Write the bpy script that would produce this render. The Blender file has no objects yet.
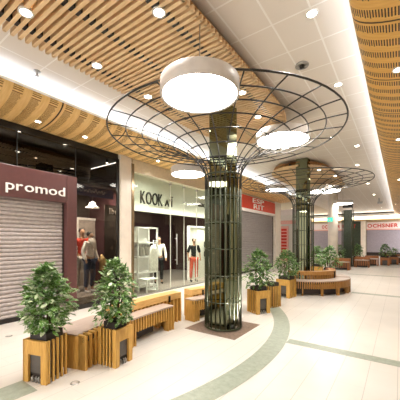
import bpy, bmesh, math, random
from mathutils import Vector, Matrix
R = math.radians
rng = random.Random(7)
scene = bpy.context.scene
COL = scene.collection

# ------------------------------------------------------------------ camera
EYE = 1.6
FPX = 280.0
YAW = math.atan2(200.0, FPX)
SY, CY = math.sin(YAW), math.cos(YAW)
cam_d = bpy.data.cameras.new('camera')
cam = bpy.data.objects.new('camera', cam_d); COL.objects.link(cam)
cam.location = (0, 0, EYE)
cam.rotation_euler = (R(90), 0, YAW)
cam_d.sensor_width = 36; cam_d.lens = 36 * FPX / 400
cam_d.shift_y = 0.1
cam_d.clip_start = 0.05
scene.camera = cam

def ray(px, py):
    a = (px - 200) / FPX; b = (240 - py) / FPX
    return (-SY + CY * a, CY + SY * a, b)
def at_z(px, py, z):
    r = ray(px, py); d = (z - EYE) / r[2]
    return Vector((r[0] * d, r[1] * d, z))
def fy(px, X=-6.0):           # Y of a facade point seen at column px on the plane X
    r = ray(px, 240); return X / r[0] * r[1]
def fz(px, py, X=-6.0):
    r = ray(px, py); return EYE + r[2] * X / r[0]

# ------------------------------------------------------------------ materials
def lin(c):
    c = c / 255.0
    return c / 12.92 if c <= 0.04045 else ((c + 0.055) / 1.055) ** 2.4
def rgb(h):
    if isinstance(h, str):
        h = h.lstrip('#'); h = tuple(int(h[i:i+2], 16) for i in (0, 2, 4))
    return (lin(h[0]), lin(h[1]), lin(h[2]), 1)

class NT:
    def __init__(s, name):
        s.m = bpy.data.materials.new(name); s.m.use_nodes = True
        s.t = s.m.node_tree; s.t.nodes.clear()
        s.out = s.n('ShaderNodeOutputMaterial')
    def n(s, t, **k):
        x = s.t.nodes.new(t)
        for a, b in k.items(): setattr(x, a, b)
        return x
    def l(s, a, b): s.t.links.new(a, b)
    def pos(s): return s.n('ShaderNodeNewGeometry').outputs['Position']
    def obj(s): return s.n('ShaderNodeTexCoord').outputs['Object']
    def math(s, op, a, b=None):
        x = s.n('ShaderNodeMath', operation=op)
        for i, v in enumerate((a, b)):
            if v is None: continue
            if isinstance(v, (int, float)): x.inputs[i].default_value = v
            else: s.l(v, x.inputs[i])
        return x.outputs[0]
    def sep(s, v):
        x = s.n('ShaderNodeSeparateXYZ'); s.l(v, x.inputs[0]); return x.outputs
    def mapping(s, v, scale):
        x = s.n('ShaderNodeMapping'); s.l(v, x.inputs[0]); x.inputs['Scale'].default_value = scale; return x.outputs[0]
    def noise(s, v, scale=5, detail=3, rough=.5):
        x = s.n('ShaderNodeTexNoise'); s.l(v, x.inputs['Vector']); x.inputs['Scale'].default_value = scale
        x.inputs['Detail'].default_value = detail; x.inputs['Roughness'].default_value = rough; return x.outputs['Fac']
    def ramp(s, f, stops):
        x = s.n('ShaderNodeValToRGB'); s.l(f, x.inputs[0])
        e = x.color_ramp.elements
        while len(e) < len(stops): e.new(0.5)
        for i, (p, c) in enumerate(stops):
            e[i].position = p; e[i].color = rgb(c)
        return x.outputs[0]
    def mix(s, f, a, b):
        x = s.n('ShaderNodeMix', data_type='RGBA')
        for sock, v in ((x.inputs[0], f), (x.inputs[6], a), (x.inputs[7], b)):
            if isinstance(v, (int, float)): sock.default_value = v
            elif isinstance(v, (tuple, str)): sock.default_value = rgb(v)
            else: s.l(v, sock)
        return x.outputs[2]
    def bsdf(s, color, rough=.5, metal=0, spec=.5, bump=None, bstr=.1, coat=0, sub=None):
        b = s.n('ShaderNodeBsdfPrincipled')
        if isinstance(color, (str, tuple)): b.inputs['Base Color'].default_value = rgb(color)
        else: s.l(color, b.inputs['Base Color'])
        if isinstance(rough, (int, float)): b.inputs['Roughness'].default_value = rough
        else: s.l(rough, b.inputs['Roughness'])
        b.inputs['Metallic'].default_value = metal
        b.inputs['Specular IOR Level'].default_value = spec
        b.inputs['Coat Weight'].default_value = coat
        if bump is not None:
            bp = s.n('ShaderNodeBump'); s.l(bump, bp.inputs['Height']); bp.inputs['Strength'].default_value = bstr
            bp.inputs['Distance'].default_value = .01
            s.l(bp.outputs[0], b.inputs['Normal'])
        s.l(b.outputs[0], s.out.inputs[0])
        return b

def plain(name, c, rough=.5, metal=0, spec=.5, vary=.06, scale=14):
    t = NT(name)
    r, g, b = [int(c.lstrip('#')[i:i+2], 16) for i in (0, 2, 4)]
    f = t.noise(t.pos(), scale, 3)
    lo = tuple(max(0, v * (1 - vary)) for v in (r, g, b)); hi = tuple(min(255, v * (1 + vary)) for v in (r, g, b))
    t.bsdf(t.ramp(f, [(.3, lo), (.7, hi)]), rough, metal, spec)
    return t.m

def wood(name, dark, light, axis='z', scale=9, rough=.42):
    t = NT(name)
    sc = {'z': (6, 6, .7), 'x': (.7, 6, 6), 'y': (6, .7, 6)}[axis]
    v = t.mapping(t.pos(), sc)
    f = t.noise(v, scale, 5, .6)
    g = t.noise(t.pos(), 3.0, 2)
    c = t.ramp(f, [(.3, dark), (.68, light)])
    c = t.mix(t.math('MULTIPLY', g, .35), c, light)
    t.bsdf(c, rough, spec=.4, bump=f, bstr=.08)
    return t.m

def emit(name, c, strength):
    t = NT(name); e = t.n('ShaderNodeEmission'); e.inputs[0].default_value = rgb(c); e.inputs[1].default_value = strength
    t.l(e.outputs[0], t.out.inputs[0]); return t.m

def glass(name, tint, refl=.08, dirt=0.0):
    t = NT(name)
    tr = t.n('ShaderNodeBsdfTransparent'); tr.inputs[0].default_value = rgb(tint)
    gl = t.n('ShaderNodeBsdfGlossy'); gl.inputs['Roughness'].default_value = .02
    lw = t.n('ShaderNodeLayerWeight'); lw.inputs[0].default_value = .5
    mx = t.n('ShaderNodeMixShader')
    f = t.math('ADD', t.math('MULTIPLY', t.math('POWER', lw.outputs['Facing'], 5), .6), refl * .5)
    t.l(f, mx.inputs[0]); t.l(tr.outputs[0], mx.inputs[1]); t.l(gl.outputs[0], mx.inputs[2])
    t.l(mx.outputs[0], t.out.inputs[0]); return t.m

M = {}
M['planter_wood'] = wood('planter_wood', '#b8873a', '#dcae5c', 'z')
M['bench_wood'] = wood('bench_wood', '#b8863a', '#dcae5e', 'z')
M['beam_wood'] = wood('beam_wood', '#cf9c54', '#ecc27e', 'y')
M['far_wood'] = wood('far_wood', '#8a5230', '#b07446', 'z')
M['ring_wood_shaded'] = wood('ring_wood_shaded', '#93612f', '#bf8d4c', 'z')  # bench wood painted darker, as the ring bench stands in less light
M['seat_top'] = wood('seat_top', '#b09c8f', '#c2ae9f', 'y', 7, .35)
M['slat_wood'] = wood('slat_wood', '#d3aa78', '#ecd0a6', 'x', 6, .5)
M['gap_shade_brown'] = plain('raft_gap_shade', '#b98652', .7)  # brown stands in for the warm shade between the slats
M['black_metal'] = plain('black_metal', '#1b1714', .4, 0, .5)
M['box_black'] = plain('planter_box_black', '#2b2624', .5)
M['box_panel'] = plain('planter_liner_grey', '#55504c', .5)
M['soil'] = plain('soil', '#2a211a', .9, vary=.3, scale=60)
M['bars_olive'] = plain('olive_painted_steel', '#363c24', .35, .2, .5)
M['bars_dark'] = plain('dark_steel_mesh', '#2c2925', .4, .3, .5)
M['stem'] = plain('stem_brown', '#4d3a26', .8)
M['white_paint'] = plain('white_paint', '#e9e6e0', .45, vary=.02)
M['lamp_grey'] = plain('lamp_housing_grey', '#c9c2bb', .45, vary=.02)
M['cable'] = plain('steel_cable', '#8d857c', .4, .5)
M['diffuser'] = emit('lamp_diffuser', '#fff8ef', 14.0)
M['lens'] = emit('downlight_lens', '#fff2dc', 22.0)
M['window_lens'] = emit('shop_spot_lens', '#fff0d8', 16.0)
M['cream'] = plain('cream_stone', '#e2d8cb', .35, vary=.03, scale=4)
M['beige'] = plain('beige_plaster', '#cdbfa6', .6, vary=.03)
M['bronze'] = plain('bronze_trim', '#9a866a', .25, .7, .5, vary=.04)
M['plum'] = plain('plum_brown_panel', '#5d3a38', .38, vary=.03)
M['dark_brown'] = plain('dark_brown_wall', '#2e221d', .5)
M['maroon'] = plain('maroon_wall', '#3a1c1f', .6)
M['shop_grey'] = plain('shop_floor_grey', '#8d8278', .35)
M['shop_dark'] = plain('shop_ceiling_dark', '#241c18', .7)
M['pale_green'] = plain('pale_green_panel', '#d8d8cb', .4, vary=.02)
M['shelf_white'] = plain('shelf_white', '#efeeea', .45, vary=.02)
M['letter_white'] = plain('letter_white', '#f6f3ee', .4, vary=.01)
M['letter_black'] = plain('letter_black', '#2a2725', .4)
M['letter_dim'] = plain('letter_grey', '#d8d0c8', .4)
M['red'] = plain('red_fascia', '#d53410', .4, vary=.03)
M['sign_red'] = plain('sign_letter_red', '#c92b22', .4)
M['sign_white'] = plain('sign_band_white', '#efe6e4', .4, vary=.02)
M['sign_pink'] = plain('sign_band_pink', '#e8b2a8', .4, vary=.04)
M['steel'] = plain('brushed_steel', '#a9a7a3', .3, .8)
M['exit_green'] = emit('exit_sign_face', '#3ec8a0', 1.3)
M['blue'] = plain('blue_banner', '#23274d', .5)
M['silver_shutter'] = plain('silver_shutter', '#ada39f', .45, .1)
M['grey_shutter'] = plain('grey_shutter', '#9a9391', .5, .1)
M['violet_shutter'] = plain('violet_grey_shutter', '#9b939c', .5, .05)
M['skin'] = plain('mannequin_skin', '#b98f72', .5)
M['hair'] = plain('dark_hair', '#22170f', .6)
M['c_red'] = plain('cloth_red', '#b33420', .8)
M['c_white'] = plain('cloth_white', '#e8e4dc', .8)
M['c_jeans'] = plain('cloth_denim', '#3c465c', .85)
M['c_black'] = plain('cloth_black', '#1b1a1c', .8)
M['c_coral'] = plain('cloth_coral', '#cf5a45', .8)
M['c_tan'] = plain('cloth_tan', '#c2a46e', .7)
M['c_pale'] = plain('cloth_pale_grey', '#b9b4ac', .8)
M['c_dark'] = plain('cloth_dark_brown', '#2f2420', .7)
M['glass'] = glass('shop_glass', '#f0f3ee', .06)
M['glass_dark'] = glass('tinted_glass', '#8d8680', .14)
M['glass_window'] = glass('display_glass', '#d8d4ce', .05)
M['tower_green'] = plain('tower_dark_green', '#34402f', .4, vary=.2)

def mat_mirror():
    t = NT('mirror_cladding')
    g = t.n('ShaderNodeBsdfGlossy'); g.inputs['Color'].default_value = rgb('#7e826a'); g.inputs['Roughness'].default_value = .03
    t.l(g.outputs[0], t.out.inputs[0]); return t.m
M['mirror'] = mat_mirror()

def mat_floor():
    t = NT('floor_slabs')
    p = t.pos(); x, y, z = t.sep(p)
    fx = t.math('FRACT', t.math('DIVIDE', t.math('ADD', x, 20.035), .29))
    jx = t.math('LESS_THAN', fx, .022)
    row = t.math('FLOOR', t.math('DIVIDE', t.math('ADD', x, 20.035), .29))
    off = t.math('MULTIPLY', t.math('FRACT', t.math('MULTIPLY', row, .37)), .9)
    fyv = t.math('FRACT', t.math('DIVIDE', t.math('ADD', t.math('ADD', y, 30), off), .9))
    jy = t.math('MULTIPLY', t.math('LESS_THAN', fyv, .006), .35)
    j = t.math('MULTIPLY', t.math('MAXIMUM', jx, jy), .5)
    n = t.noise(p, 1.3, 4)
    base = t.ramp(n, [(.3, '#d2ccc3'), (.7, '#dbd5cc')])
    c = t.mix(j, base, '#8d877c')
    t.bsdf(c, .3, spec=.45)
    return t.m
M['floor'] = mat_floor()

def mat_stone(name, a, b, scale, rough=.35):
    t = NT(name); p = t.pos()
    n = t.noise(p, scale, 6, .7); c = t.ramp(n, [(.3, a), (.7, b)])
    t.bsdf(c, rough, spec=.4); return t.m
M['green_stone'] = mat_stone('green_grey_stone', '#8b9384', '#a5ab9b', 14)
M['dark_stone'] = mat_stone('dark_mottled_stone', '#5f4d45', '#94806f', 22)

def mat_ceiling():
    t = NT('perforated_ceiling_tiles'); p = t.pos(); x, y, z = t.sep(p)
    fx = t.math('FRACT', t.math('DIVIDE', t.math('ADD', x, 20.18), .46))
    fyv = t.math('FRACT', t.math('DIVIDE', t.math('ADD', y, 30.1), .62))
    j = t.math('MAXIMUM', t.math('LESS_THAN', fx, .05), t.math('LESS_THAN', fyv, .035))
    c = t.mix(j, '#e4dbd0', '#f4efe8')
    t.bsdf(c, .6, spec=.2); return t.m
M['ceiling'] = mat_ceiling()

def mat_bulkhead(name, y0, per, freq, duty, lo, hi, slotc):
    # golden veneer: five bands of narrow slots between two dark seams
    t = NT(name); p = t.pos(); x, y, z = t.sep(p)
    arc = t.math('SUBTRACT', x, t.math('MULTIPLY', z, .9))
    u = t.math('FRACT', t.math('DIVIDE', t.math('SUBTRACT', t.math('ADD', y, per * 40), y0), per))
    band = t.math('FRACT', t.math('MULTIPLY', u, 5))
    tick = t.math('FRACT', t.math('MULTIPLY', arc, freq))
    cell = t.math('FLOOR', t.math('MULTIPLY', arc, freq))
    rnd = t.math('FRACT', t.math('MULTIPLY', t.math('SINE', t.math('MULTIPLY', cell, 12.9898)), 43758.5))
    hi_e = t.math('SUBTRACT', .8, t.math('MULTIPLY', rnd, .12))
    inb = t.math('MULTIPLY', t.math('GREATER_THAN', band, .26), t.math('GREATER_THAN', t.math('SUBTRACT', hi_e, band), 0))
    slot = t.math('MULTIPLY', inb, t.math('LESS_THAN', tick, duty))
    seam = t.math('LESS_THAN', u, .02)
    n = t.noise(t.mapping(p, (1, 8, 1)), 4, 4)
    base = t.ramp(n, [(.3, lo), (.7, hi)])
    c = t.mix(seam, t.mix(slot, base, slotc), '#3a2412')
    t.bsdf(c, .4, spec=.4); return t.m
M['bulkhead_left'] = mat_bulkhead('slotted_veneer_left', 2.72, 1.45, 150, .55, '#dfb672', '#efcb8c', '#8c6430')
M['bulkhead'] = mat_bulkhead('slotted_veneer', 3.55, 1.33, 29, .5, '#d5a252', '#e6b866', '#3a2410')


def mat_leaf(name, dark, mid, pale):
    t = NT(name)
    rn = t.n('ShaderNodeNewGeometry').outputs['Random Per Island']
    n = t.noise(t.pos(), 60, 2)
    c = t.ramp(rn, [(.0, dark), (.45, mid), (.8, mid), (1.0, pale)])
    c2 = t.mix(t.math('MULTIPLY', t.math('GREATER_THAN', n, .58), .55), c, pale)
    b = t.bsdf(c2, .35, spec=.5)
    tl = t.n('ShaderNodeBsdfTranslucent'); t.l(c2, tl.inputs[0])
    mx = t.n('ShaderNodeMixShader'); mx.inputs[0].default_value = .25
    t.l(b.outputs[0], mx.inputs[1]); t.l(tl.outputs[0], mx.inputs[2]); t.l(mx.outputs[0], t.out.inputs[0])
    return t.m
M['leaf'] = mat_leaf('variegated_leaves', '#2c5020', '#648f3e', '#e8efd0')
M['leaf_deep'] = mat_leaf('deep_green_leaves', '#2c4d20', '#557f3d', '#b9d08e')

# ------------------------------------------------------------------ mesh building
class MB:
    def __init__(s): s.v = []; s.f = []; s.smooth = []
    def add(s, vs, fs, smooth=False):
        o = len(s.v); s.v += [tuple(v) for v in vs]
        for f in fs: s.f.append([i + o for i in f]); s.smooth.append(smooth)
    def box(s, x0, x1, y0, y1, z0, z1, mat=None):
        vs = [Vector((x, y, z)) for x in (x0, x1) for y in (y0, y1) for z in (z0, z1)]
        if mat is not None: vs = [mat @ v for v in vs]
        s.add(vs, [(0, 1, 3, 2), (4, 6, 7, 5), (0, 4, 5, 1), (2, 3, 7, 6), (0, 2, 6, 4), (1, 5, 7, 3)])
        return s
    def tube(s, pts, r, n=8, closed=False, cap=True):
        pts = [Vector(p) for p in pts]; m = len(pts)
        rr = r if isinstance(r, (list, tuple)) else [r] * m
        vs = []; up = None
        for i in range(m):
            if closed: d = pts[(i + 1) % m] - pts[i - 1]
            else: d = pts[min(i + 1, m - 1)] - pts[max(i - 1, 0)]
            d.normalize()
            if up is None:
                up = Vector((0, 0, 1)) if abs(d.z) < .9 else Vector((1, 0, 0))
            a = d.cross(up)
            if a.length < 1e-4: a = d.cross(Vector((0, 1, 0)))
            a.normalize(); b = d.cross(a).normalized(); up = a.cross(d) * -1 if False else up
            for k in range(n):
                t = 2 * math.pi * k / n
                vs.append(pts[i] + (a * math.cos(t) + b * math.sin(t)) * rr[i])
        fs = []
        for i in range(m if closed else m - 1):
            j = (i + 1) % m
            for k in range(n):
                l = (k + 1) % n
                fs.append((i * n + k, i * n + l, j * n + l, j * n + k))
        if cap and not closed:
            fs.append(tuple(range(n))); fs.append(tuple(range((m - 1) * n, m * n))[::-1])
        s.add(vs, fs, True); return s
    def lathe(s, prof, c=(0, 0, 0), n=32, smooth=True):
        vs = []; fs = []
        for (r, z) in prof:
            for k in range(n):
                t = 2 * math.pi * k / n
                vs.append((c[0] + r * math.cos(t), c[1] + r * math.sin(t), c[2] + z))
        for i in range(len(prof) - 1):
            for k in range(n):
                l = (k + 1) % n
                fs.append((i * n + k, i * n + l, (i + 1) * n + l, (i + 1) * n + k))
        closed = prof[0] == prof[-1]
        if prof[0][0] > 1e-4 and not closed: fs.append(tuple(range(n))[::-1])
        if prof[-1][0] > 1e-4 and not closed: fs.append(tuple(range((len(prof) - 1) * n, len(prof) * n)))
        s.add(vs, fs, smooth); return s
    def sector(s, c, r0, r1, a0, a1, z0, z1, n=12):
        """curved plank: r0..r1, angles measured so that 0 points to +X"""
        vs = []; fs = []
        for i in range(n + 1):
            t = a0 + (a1 - a0) * i / n
            for (r, z) in ((r0, z0), (r1, z0), (r1, z1), (r0, z1)):
                vs.append((c[0] + r * math.cos(t), c[1] + r * math.sin(t), z))
        for i in range(n):
            for k in range(4):
                l = (k + 1) % 4
                fs.append((i * 4 + k, i * 4 + l, (i + 1) * 4 + l, (i + 1) * 4 + k))
        fs.append((0, 3, 2, 1)); fs.append((n * 4, n * 4 + 1, n * 4 + 2, n * 4 + 3))
        s.add(vs, fs); return s
    def build(s, name, mat, parent=None, loc=None, bevel=0, fix=True):
        me = bpy.data.meshes.new(name)
        me.from_pydata(s.v, [], s.f)
        me.polygons.foreach_set('use_smooth', s.smooth)
        if fix:
            bm = bmesh.new(); bm.from_mesh(me); bmesh.ops.recalc_face_normals(bm, faces=bm.faces); bm.to_mesh(me); bm.free()
        me.update()
        return link(name, me, mat, parent, loc, bevel)

def link(name, me, mat, parent=None, loc=None, bevel=0):
    o = bpy.data.objects.new(name, me); COL.objects.link(o)
    if mat is not None:
        me.materials.clear(); me.materials.append(M[mat] if isinstance(mat, str) else mat)
    if parent is not None: o.parent = parent
    if loc is not None: o.location = loc
    if bevel:
        b = o.modifiers.new('bevel', 'BEVEL'); b.width = bevel; b.segments = 2; b.limit_method = 'ANGLE'
    return o

def tag(o, label=None, cat=None, group=None, kind=None):
    if label: o['label'] = label
    if cat: o['category'] = cat
    if group: o['group'] = group
    if kind: o['kind'] = kind
    return o
def thing(name, label, cat, loc=(0, 0, 0), rz=0, group=None):
    o = bpy.data.objects.new(name, None); COL.objects.link(o); o.empty_display_size = .1
    o.location = loc; o.rotation_euler = (0, 0, rz)
    return tag(o, label, cat, group)
def struct(name, mb, mat, label=None, cat=None, parent=None, bevel=0):
    o = mb.build(name, mat, parent, None, bevel)
    if parent is None: o['kind'] = 'structure'
    if label: o['label'] = label
    if cat: o['category'] = cat
    return o
def copy_tree(o, parent=None):
    c = o.copy(); COL.objects.link(c)
    if parent is not None: c.parent = parent
    for ch in list(o.children): copy_tree(ch, c)
    return c

# ------------------------------------------------------------------ setting
CZ = 4.3
FX = -6.0            # left shop fronts
WX = 0.5             # right shop fronts
Y0, Y1 = -7.0, 33.5

struct('floor', MB().box(-22, 3, Y0, 36, -.1, 0), 'floor', 'pale cream stone slab floor of the mall', 'floor')
struct('ceiling', MB().box(-5.3, -.2, Y0, 32.4, CZ, CZ + .1), 'ceiling', 'white square tiled ceiling over the walkway', 'ceiling')

# curved slotted bulkheads along both sides
def bulkhead(name, xe, xf, label, y0, y1, mt='bulkhead'):
    mb = MB(); n = 12; zt, zb = 4.14, 3.84
    prof = []
    for i in range(n + 1):
        t = i / n * math.pi / 2          # 0 at top edge (vertical), pi/2 at the facade (horizontal)
        prof.append((xe + (xf - xe) * (1 - math.cos(t)), zt - (zt - zb) * math.sin(t)))
    sgn = 1 if xf > xe else -1
    back = [(x + sgn * .025, z + .025) for x, z in prof]
    ys = [y0, y1]
    vs = []; fs = []
    k = len(prof)
    for y in ys:
        for x, z in prof: vs.append((x, y, z))
        for x, z in back: vs.append((x, y, z))
    for i in range(k - 1):
        fs.append((i, i + 1, 2 * k + i + 1, 2 * k + i))
        fs.append((k + i, 3 * k + i, 3 * k + i + 1, k + i + 1))
    fs.append((0, 2 * k, 3 * k, k)); fs.append((k - 1, 2 * k - 1, 4 * k - 1, 3 * k - 1))
    mb.add(vs, fs, True)
    return struct(name, mb, mt, label, 'bulkhead')
bulkhead('trim_1', -5.05, FX, 'curved golden slotted veneer bulkhead above the left shopfronts', Y0, 16.9, 'bulkhead_left')
bulkhead('trim_2', -.44, WX, 'curved golden slotted veneer bulkhead along the right edge', Y0, 31.5)
# cove lips and the closed pocket behind them
struct('trim_3', MB().box(-5.3, -5.14, Y0, 16.9, 4.03, 4.045).box(-5.32, -5.3, Y0, 16.9, 4.02, CZ).box(-5.065, -5.045, Y0, 16.9, 4.13, 4.16), 'white_paint', 'white cove lip above the left bulkhead', 'trim')
struct('trim_4', MB().box(-.35, -.2, Y0, 31.5, 4.03, 4.045).box(-.2, -.18, Y0, 31.5, 4.03, CZ).box(-.445, -.43, Y0, 31.5, 4.135, 4.155), 'white_paint', 'white cove lip above the right bulkhead', 'trim')

# floor bands
band = MB()
def flat_arc(mb, c, r0, r1, a0, a1, z, n=40):
    vs = []; fs = []
    for i in range(n + 1):
        t = a0 + (a1 - a0) * i / n
        vs.append((c[0] + r0 * math.cos(t), c[1] + r0 * math.sin(t), z)); vs.append((c[0] + r1 * math.cos(t), c[1] + r1 * math.sin(t), z))
    for i in range(n): fs.append((2 * i, 2 * i + 1, 2 * i + 3, 2 * i + 2))
    mb.add(vs, fs)
flat_arc(band, (-6.6, 3.5), 4.93, 5.22, R(-38), R(52), .003)
struct('trim_5', band, 'green_stone', 'curved green grey stone band sweeping round the seating', 'floor band')
for i, (y, x0) in enumerate(((4.43, -1.45), (9.66, -1.2), (14.86, -2.0), (20.06, -2.2))):
    struct('trim_%d' % (6 + i), MB().box(x0, WX, y - .1, y + .1, 0, .002), 'green_stone', 'straight green grey stone strip across the walkway', 'floor band')
struct('trim_10', MB().box(-3.5, -3.14, Y0, 1.42, 0, .002), 'green_stone', 'green grey stone strip running up to the nearest planter', 'floor band')

# ------------------------------------------------------------------ left shop fronts
# plum shop
oy1 = fy(67); py1 = fy(77)
struct('wall_left', MB().box(FX - .25, FX, oy1, py1, 0, 3.03).box(FX - .25, FX, -1.6, oy1, 2.42, 3.03).box(FX - .25, FX, -2.0, -1.6, 0, 3.03), 'plum', 'plum brown portal round the closed shutter', 'wall', bevel=.01)
def shutter(name, label, cat_loc, y0, y1, z1, x, mat, pitch, group=None):
    t = thing(name, label, 'roller shutter', (x, (y0 + y1) / 2, 0), 0, group)
    w = (y1 - y0) / 2
    mb = MB(); z = .08
    prof = []
    while z < z1 - .001:
        zz = min(z + pitch, z1)
        prof += [(-.02, z), (.004, z + pitch * .08), (.016, z + pitch * .3), (.016, z + pitch * .6), (.004, z + pitch * .84), (-.02, zz - pitch * .1)]
        z = zz
    vs = []; fs = []
    for (dx, z) in prof: vs.append((dx, -w, z)); vs.append((dx, w, z))
    for i in range(len(prof) - 1): fs.append((2 * i, 2 * i + 1, 2 * i + 3, 2 * i + 2))
    mb.add(vs, fs); mb.build('shutter_curtain', mat, t, fix=False)
    MB().box(-.02, .03, -w, w, 0.0, .08).build('bottom_rail', 'black_metal', t)
    MB().box(-.03, .04, w - .03, w, .08, z1).build('guide_rail', 'dark_brown', t)
    MB().box(-.03, .04, -w, -w + .03, .08, z1).build('guide_rail', 'dark_brown', t)
    return t
shutter('roller_shutter', 'silver roller shutter closed under the plum fascia', None, -1.6, oy1, 2.42, FX - .16, 'silver_shutter', .08)
BX0 = -7.95
# upper tinted glass + beam
gy1 = fy(118.5)
struct('wall_left', MB().box(FX - .3, FX - .02, -7, gy1, 3.72, 3.86), 'black_metal', 'black header beam over the tinted shop glazing', 'wall')
w1 = struct('window_1', MB().box(FX - .04, FX - .03, -2.0, py1, 3.03, 3.72), 'glass_dark', 'tinted transom glass above the plum fascia', 'window')
mb = MB()
for y in (-.4, 1.0, 2.35, 3.55): mb.box(FX - .05, FX - .015, y - .006, y + .006, 3.03, 3.72)
mb.build('window_frame', 'black_metal', w1)
struct('wall_left', MB().box(BX0 - .02, BX0, -2, 5.2, 3.03, 3.9).box(BX0, FX - .3, -2, 5.2, 3.86, 3.9).box(BX0, FX - .3, -2, -1.9, 3.03, 3.9).box(BX0, FX - .25, -2, 3.2, 3.0, 3.03), 'dark_brown', 'dark brown void behind the tinted transom glass', 'wall')
# display window
w2 = struct('window_2', MB().box(FX - .04, FX - .03, py1, gy1, .1, 3.72), 'glass_window', 'tall tinted display window beside the plum portal', 'window')
MB().box(FX - .06, FX - .0, gy1 - .04, gy1 + .03, 0, 3.72).box(FX - .06, FX, py1, gy1, 0, .1).build('window_frame', 'black_metal', w2)
# its display bay
BX = -7.9
struct('wall_left', MB().box(BX - .05, BX, 2.9, 5.3, 0, 3.03).box(BX, FX - .3, 5.12, 5.16, 0, 3.8).box(FX - .3, FX - .26, 3.0, py1 - .1, 0, 2.4), 'dark_brown', 'dark brown back wall of the display window', 'wall')
struct('floor', MB().box(BX, FX - .06, 3.0, 5.12, 0, .26), 'shop_grey', 'raised grey floor of the display window', 'floor')
struct('ceiling', MB().box(BX, FX - .3, 3.2, 5.12, 2.98, 3.03), 'shop_dark', 'dark ceiling of the display window', 'ceiling')
# pier
py2, py3 = fy(119.5), fy(131)
struct('wall_left', MB().box(FX - .06, FX + .05, py2, py2 + .24, 0, 3.86).box(FX - .3, FX + .02, py2 + .25, py3, 0, 3.86), 'cream', 'cream stone pier between the two shopfronts', 'wall', bevel=.008)
struct('wall_left', MB().box(FX - .3, FX + .03, py3 + .0, py3 + .09, 0, 3.7), 'bronze', 'bronze edge strip on the cream pier', 'wall')
# glazed fashion shop
ky0, ky1 = py3 + .09, 11.55
struct('wall_left', MB().box(FX - .25, FX - .02, ky0, ky1, 3.5, 3.86), 'beige', 'beige bulkhead over the glazed shopfront', 'wall')
jy = [ky0, fy(171), fy(184.5), fy(197), 9.6, ky1]
for i in range(5):
    w = struct('window_%d' % (3 + i), MB().box(FX - .03, FX - .018, jy[i] + .006, jy[i + 1] - .006, .04, 3.49), 'glass', 'clear frameless glass pane of the glazed shopfront', 'window')
struct('trim_11', MB().box(FX - .06, FX + .01, ky0, ky1, 0, .04), 'steel', 'steel threshold strip under the glazed shopfront', 'trim')
mb = MB()
for i in (1, 2, 3):
    mb.box(FX - .05, FX + .005, jy[i] - .05, jy[i] + .05, 3.36, 3.42)
for i in (1, 2): mb.box(FX - .05, FX + .005, jy[i] - .03, jy[i] + .03, 2.86, 2.9)
struct('trim_12', mb, 'steel', 'small steel patch fittings on the shop glass', 'trim')
mb = MB()
for y in jy[1:5]: mb.box(FX - .034, FX - .012, y - .007, y + .007, .04, 3.49)
struct('trim_30', mb, 'pale_green', 'pale joint strips between the shop glass panes', 'trim')
# pull handle
t = thing('door_handle', 'tall steel pull bar on the glass shop door', 'door handle', (FX + .06, fy(175.5), .8))
MB().tube([(0, 0, 0), (0, 0, 1.0)], .018, 10).build('grip_bar', 'steel', t)
for z in (.15, .85): MB().tube([(0, 0, z), (-.082, 0, z)], .012, 8).build('standoff', 'steel', t)
# fascia panel behind the glass
struct('wall_left', MB().box(FX - .3, FX - .22, ky0, ky1, 2.45, 3.5), 'pale_green', 'pale green frosted fascia panel behind the shop glass', 'wall')
struct('wall_left', MB().box(-10.2, -10.1, ky0 - .3, ky1, 0, 3.5).box(-10.2, FX - .3, ky0 - .12, ky0 - .06, 0, 3.5).box(-10.2, FX - .05, ky1, ky1 + .06, 0, 3.86), 'maroon', 'dark maroon inner walls of the glazed shop', 'wall')
struct('ceiling', MB().box(-10.1, FX - .3, ky0 - .06, ky1, 2.9, 2.95), 'shop_dark', 'dark ceiling inside the glazed shop', 'ceiling')
struct('floor', MB().box(-10.1, FX - .06, ky0 - .06, ky1, 0, .01), 'shop_grey', 'grey floor inside the glazed shop', 'floor')
# red shop
ry0, ry1 = 11.6, fy(274.5)
struct('wall_left', MB().box(FX - .2, FX + .03, ry0, ry1, 3.12, 3.74), 'red', 'orange red fascia of the shop beyond the glazed one', 'wall')
struct('wall_left', MB().box(FX - .2, FX + .04, ry0, ry1, 2.98, 3.12), 'sign_white', 'white strip below the orange red fascia', 'wall')
struct('wall_left', MB().box(FX - .2, FX + .01, ry0, ry1, 3.74, 3.86), 'beige', 'beige strip over the orange red fascia', 'wall')
shutter('roller_shutter', 'dull grey roller shutter under the orange red fascia', None, ry0 + .1, ry1, 2.98, FX - .12, 'grey_shutter', .09)
struct('wall_left', MB().box(FX - .3, FX + .06, ry1, ry1 + .9, 0, 3.86), 'cream', 'cream pier at the end of the left shopfronts', 'wall')
struct('wall_left', MB().box(-12, FX - .3, ry1 + .8, ry1 + .9, 0, 4.3), 'cream', 'cream side wall of the cross passage', 'wall')
# near end, behind the frame, keeps the mall closed
struct('wall_left', MB().box(FX - .3, FX, Y0, -2, 0, 3.86), 'cream', 'cream shop wall beside the viewer', 'wall')
struct('wall_left', MB().box(FX - .35, FX - .3, Y0, 16.9, 3.86, 4.4).box(FX - .3, -5.3, Y0, 16.9, 4.3, 4.34), 'beige', 'plain wall above the shopfronts', 'wall')

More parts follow.
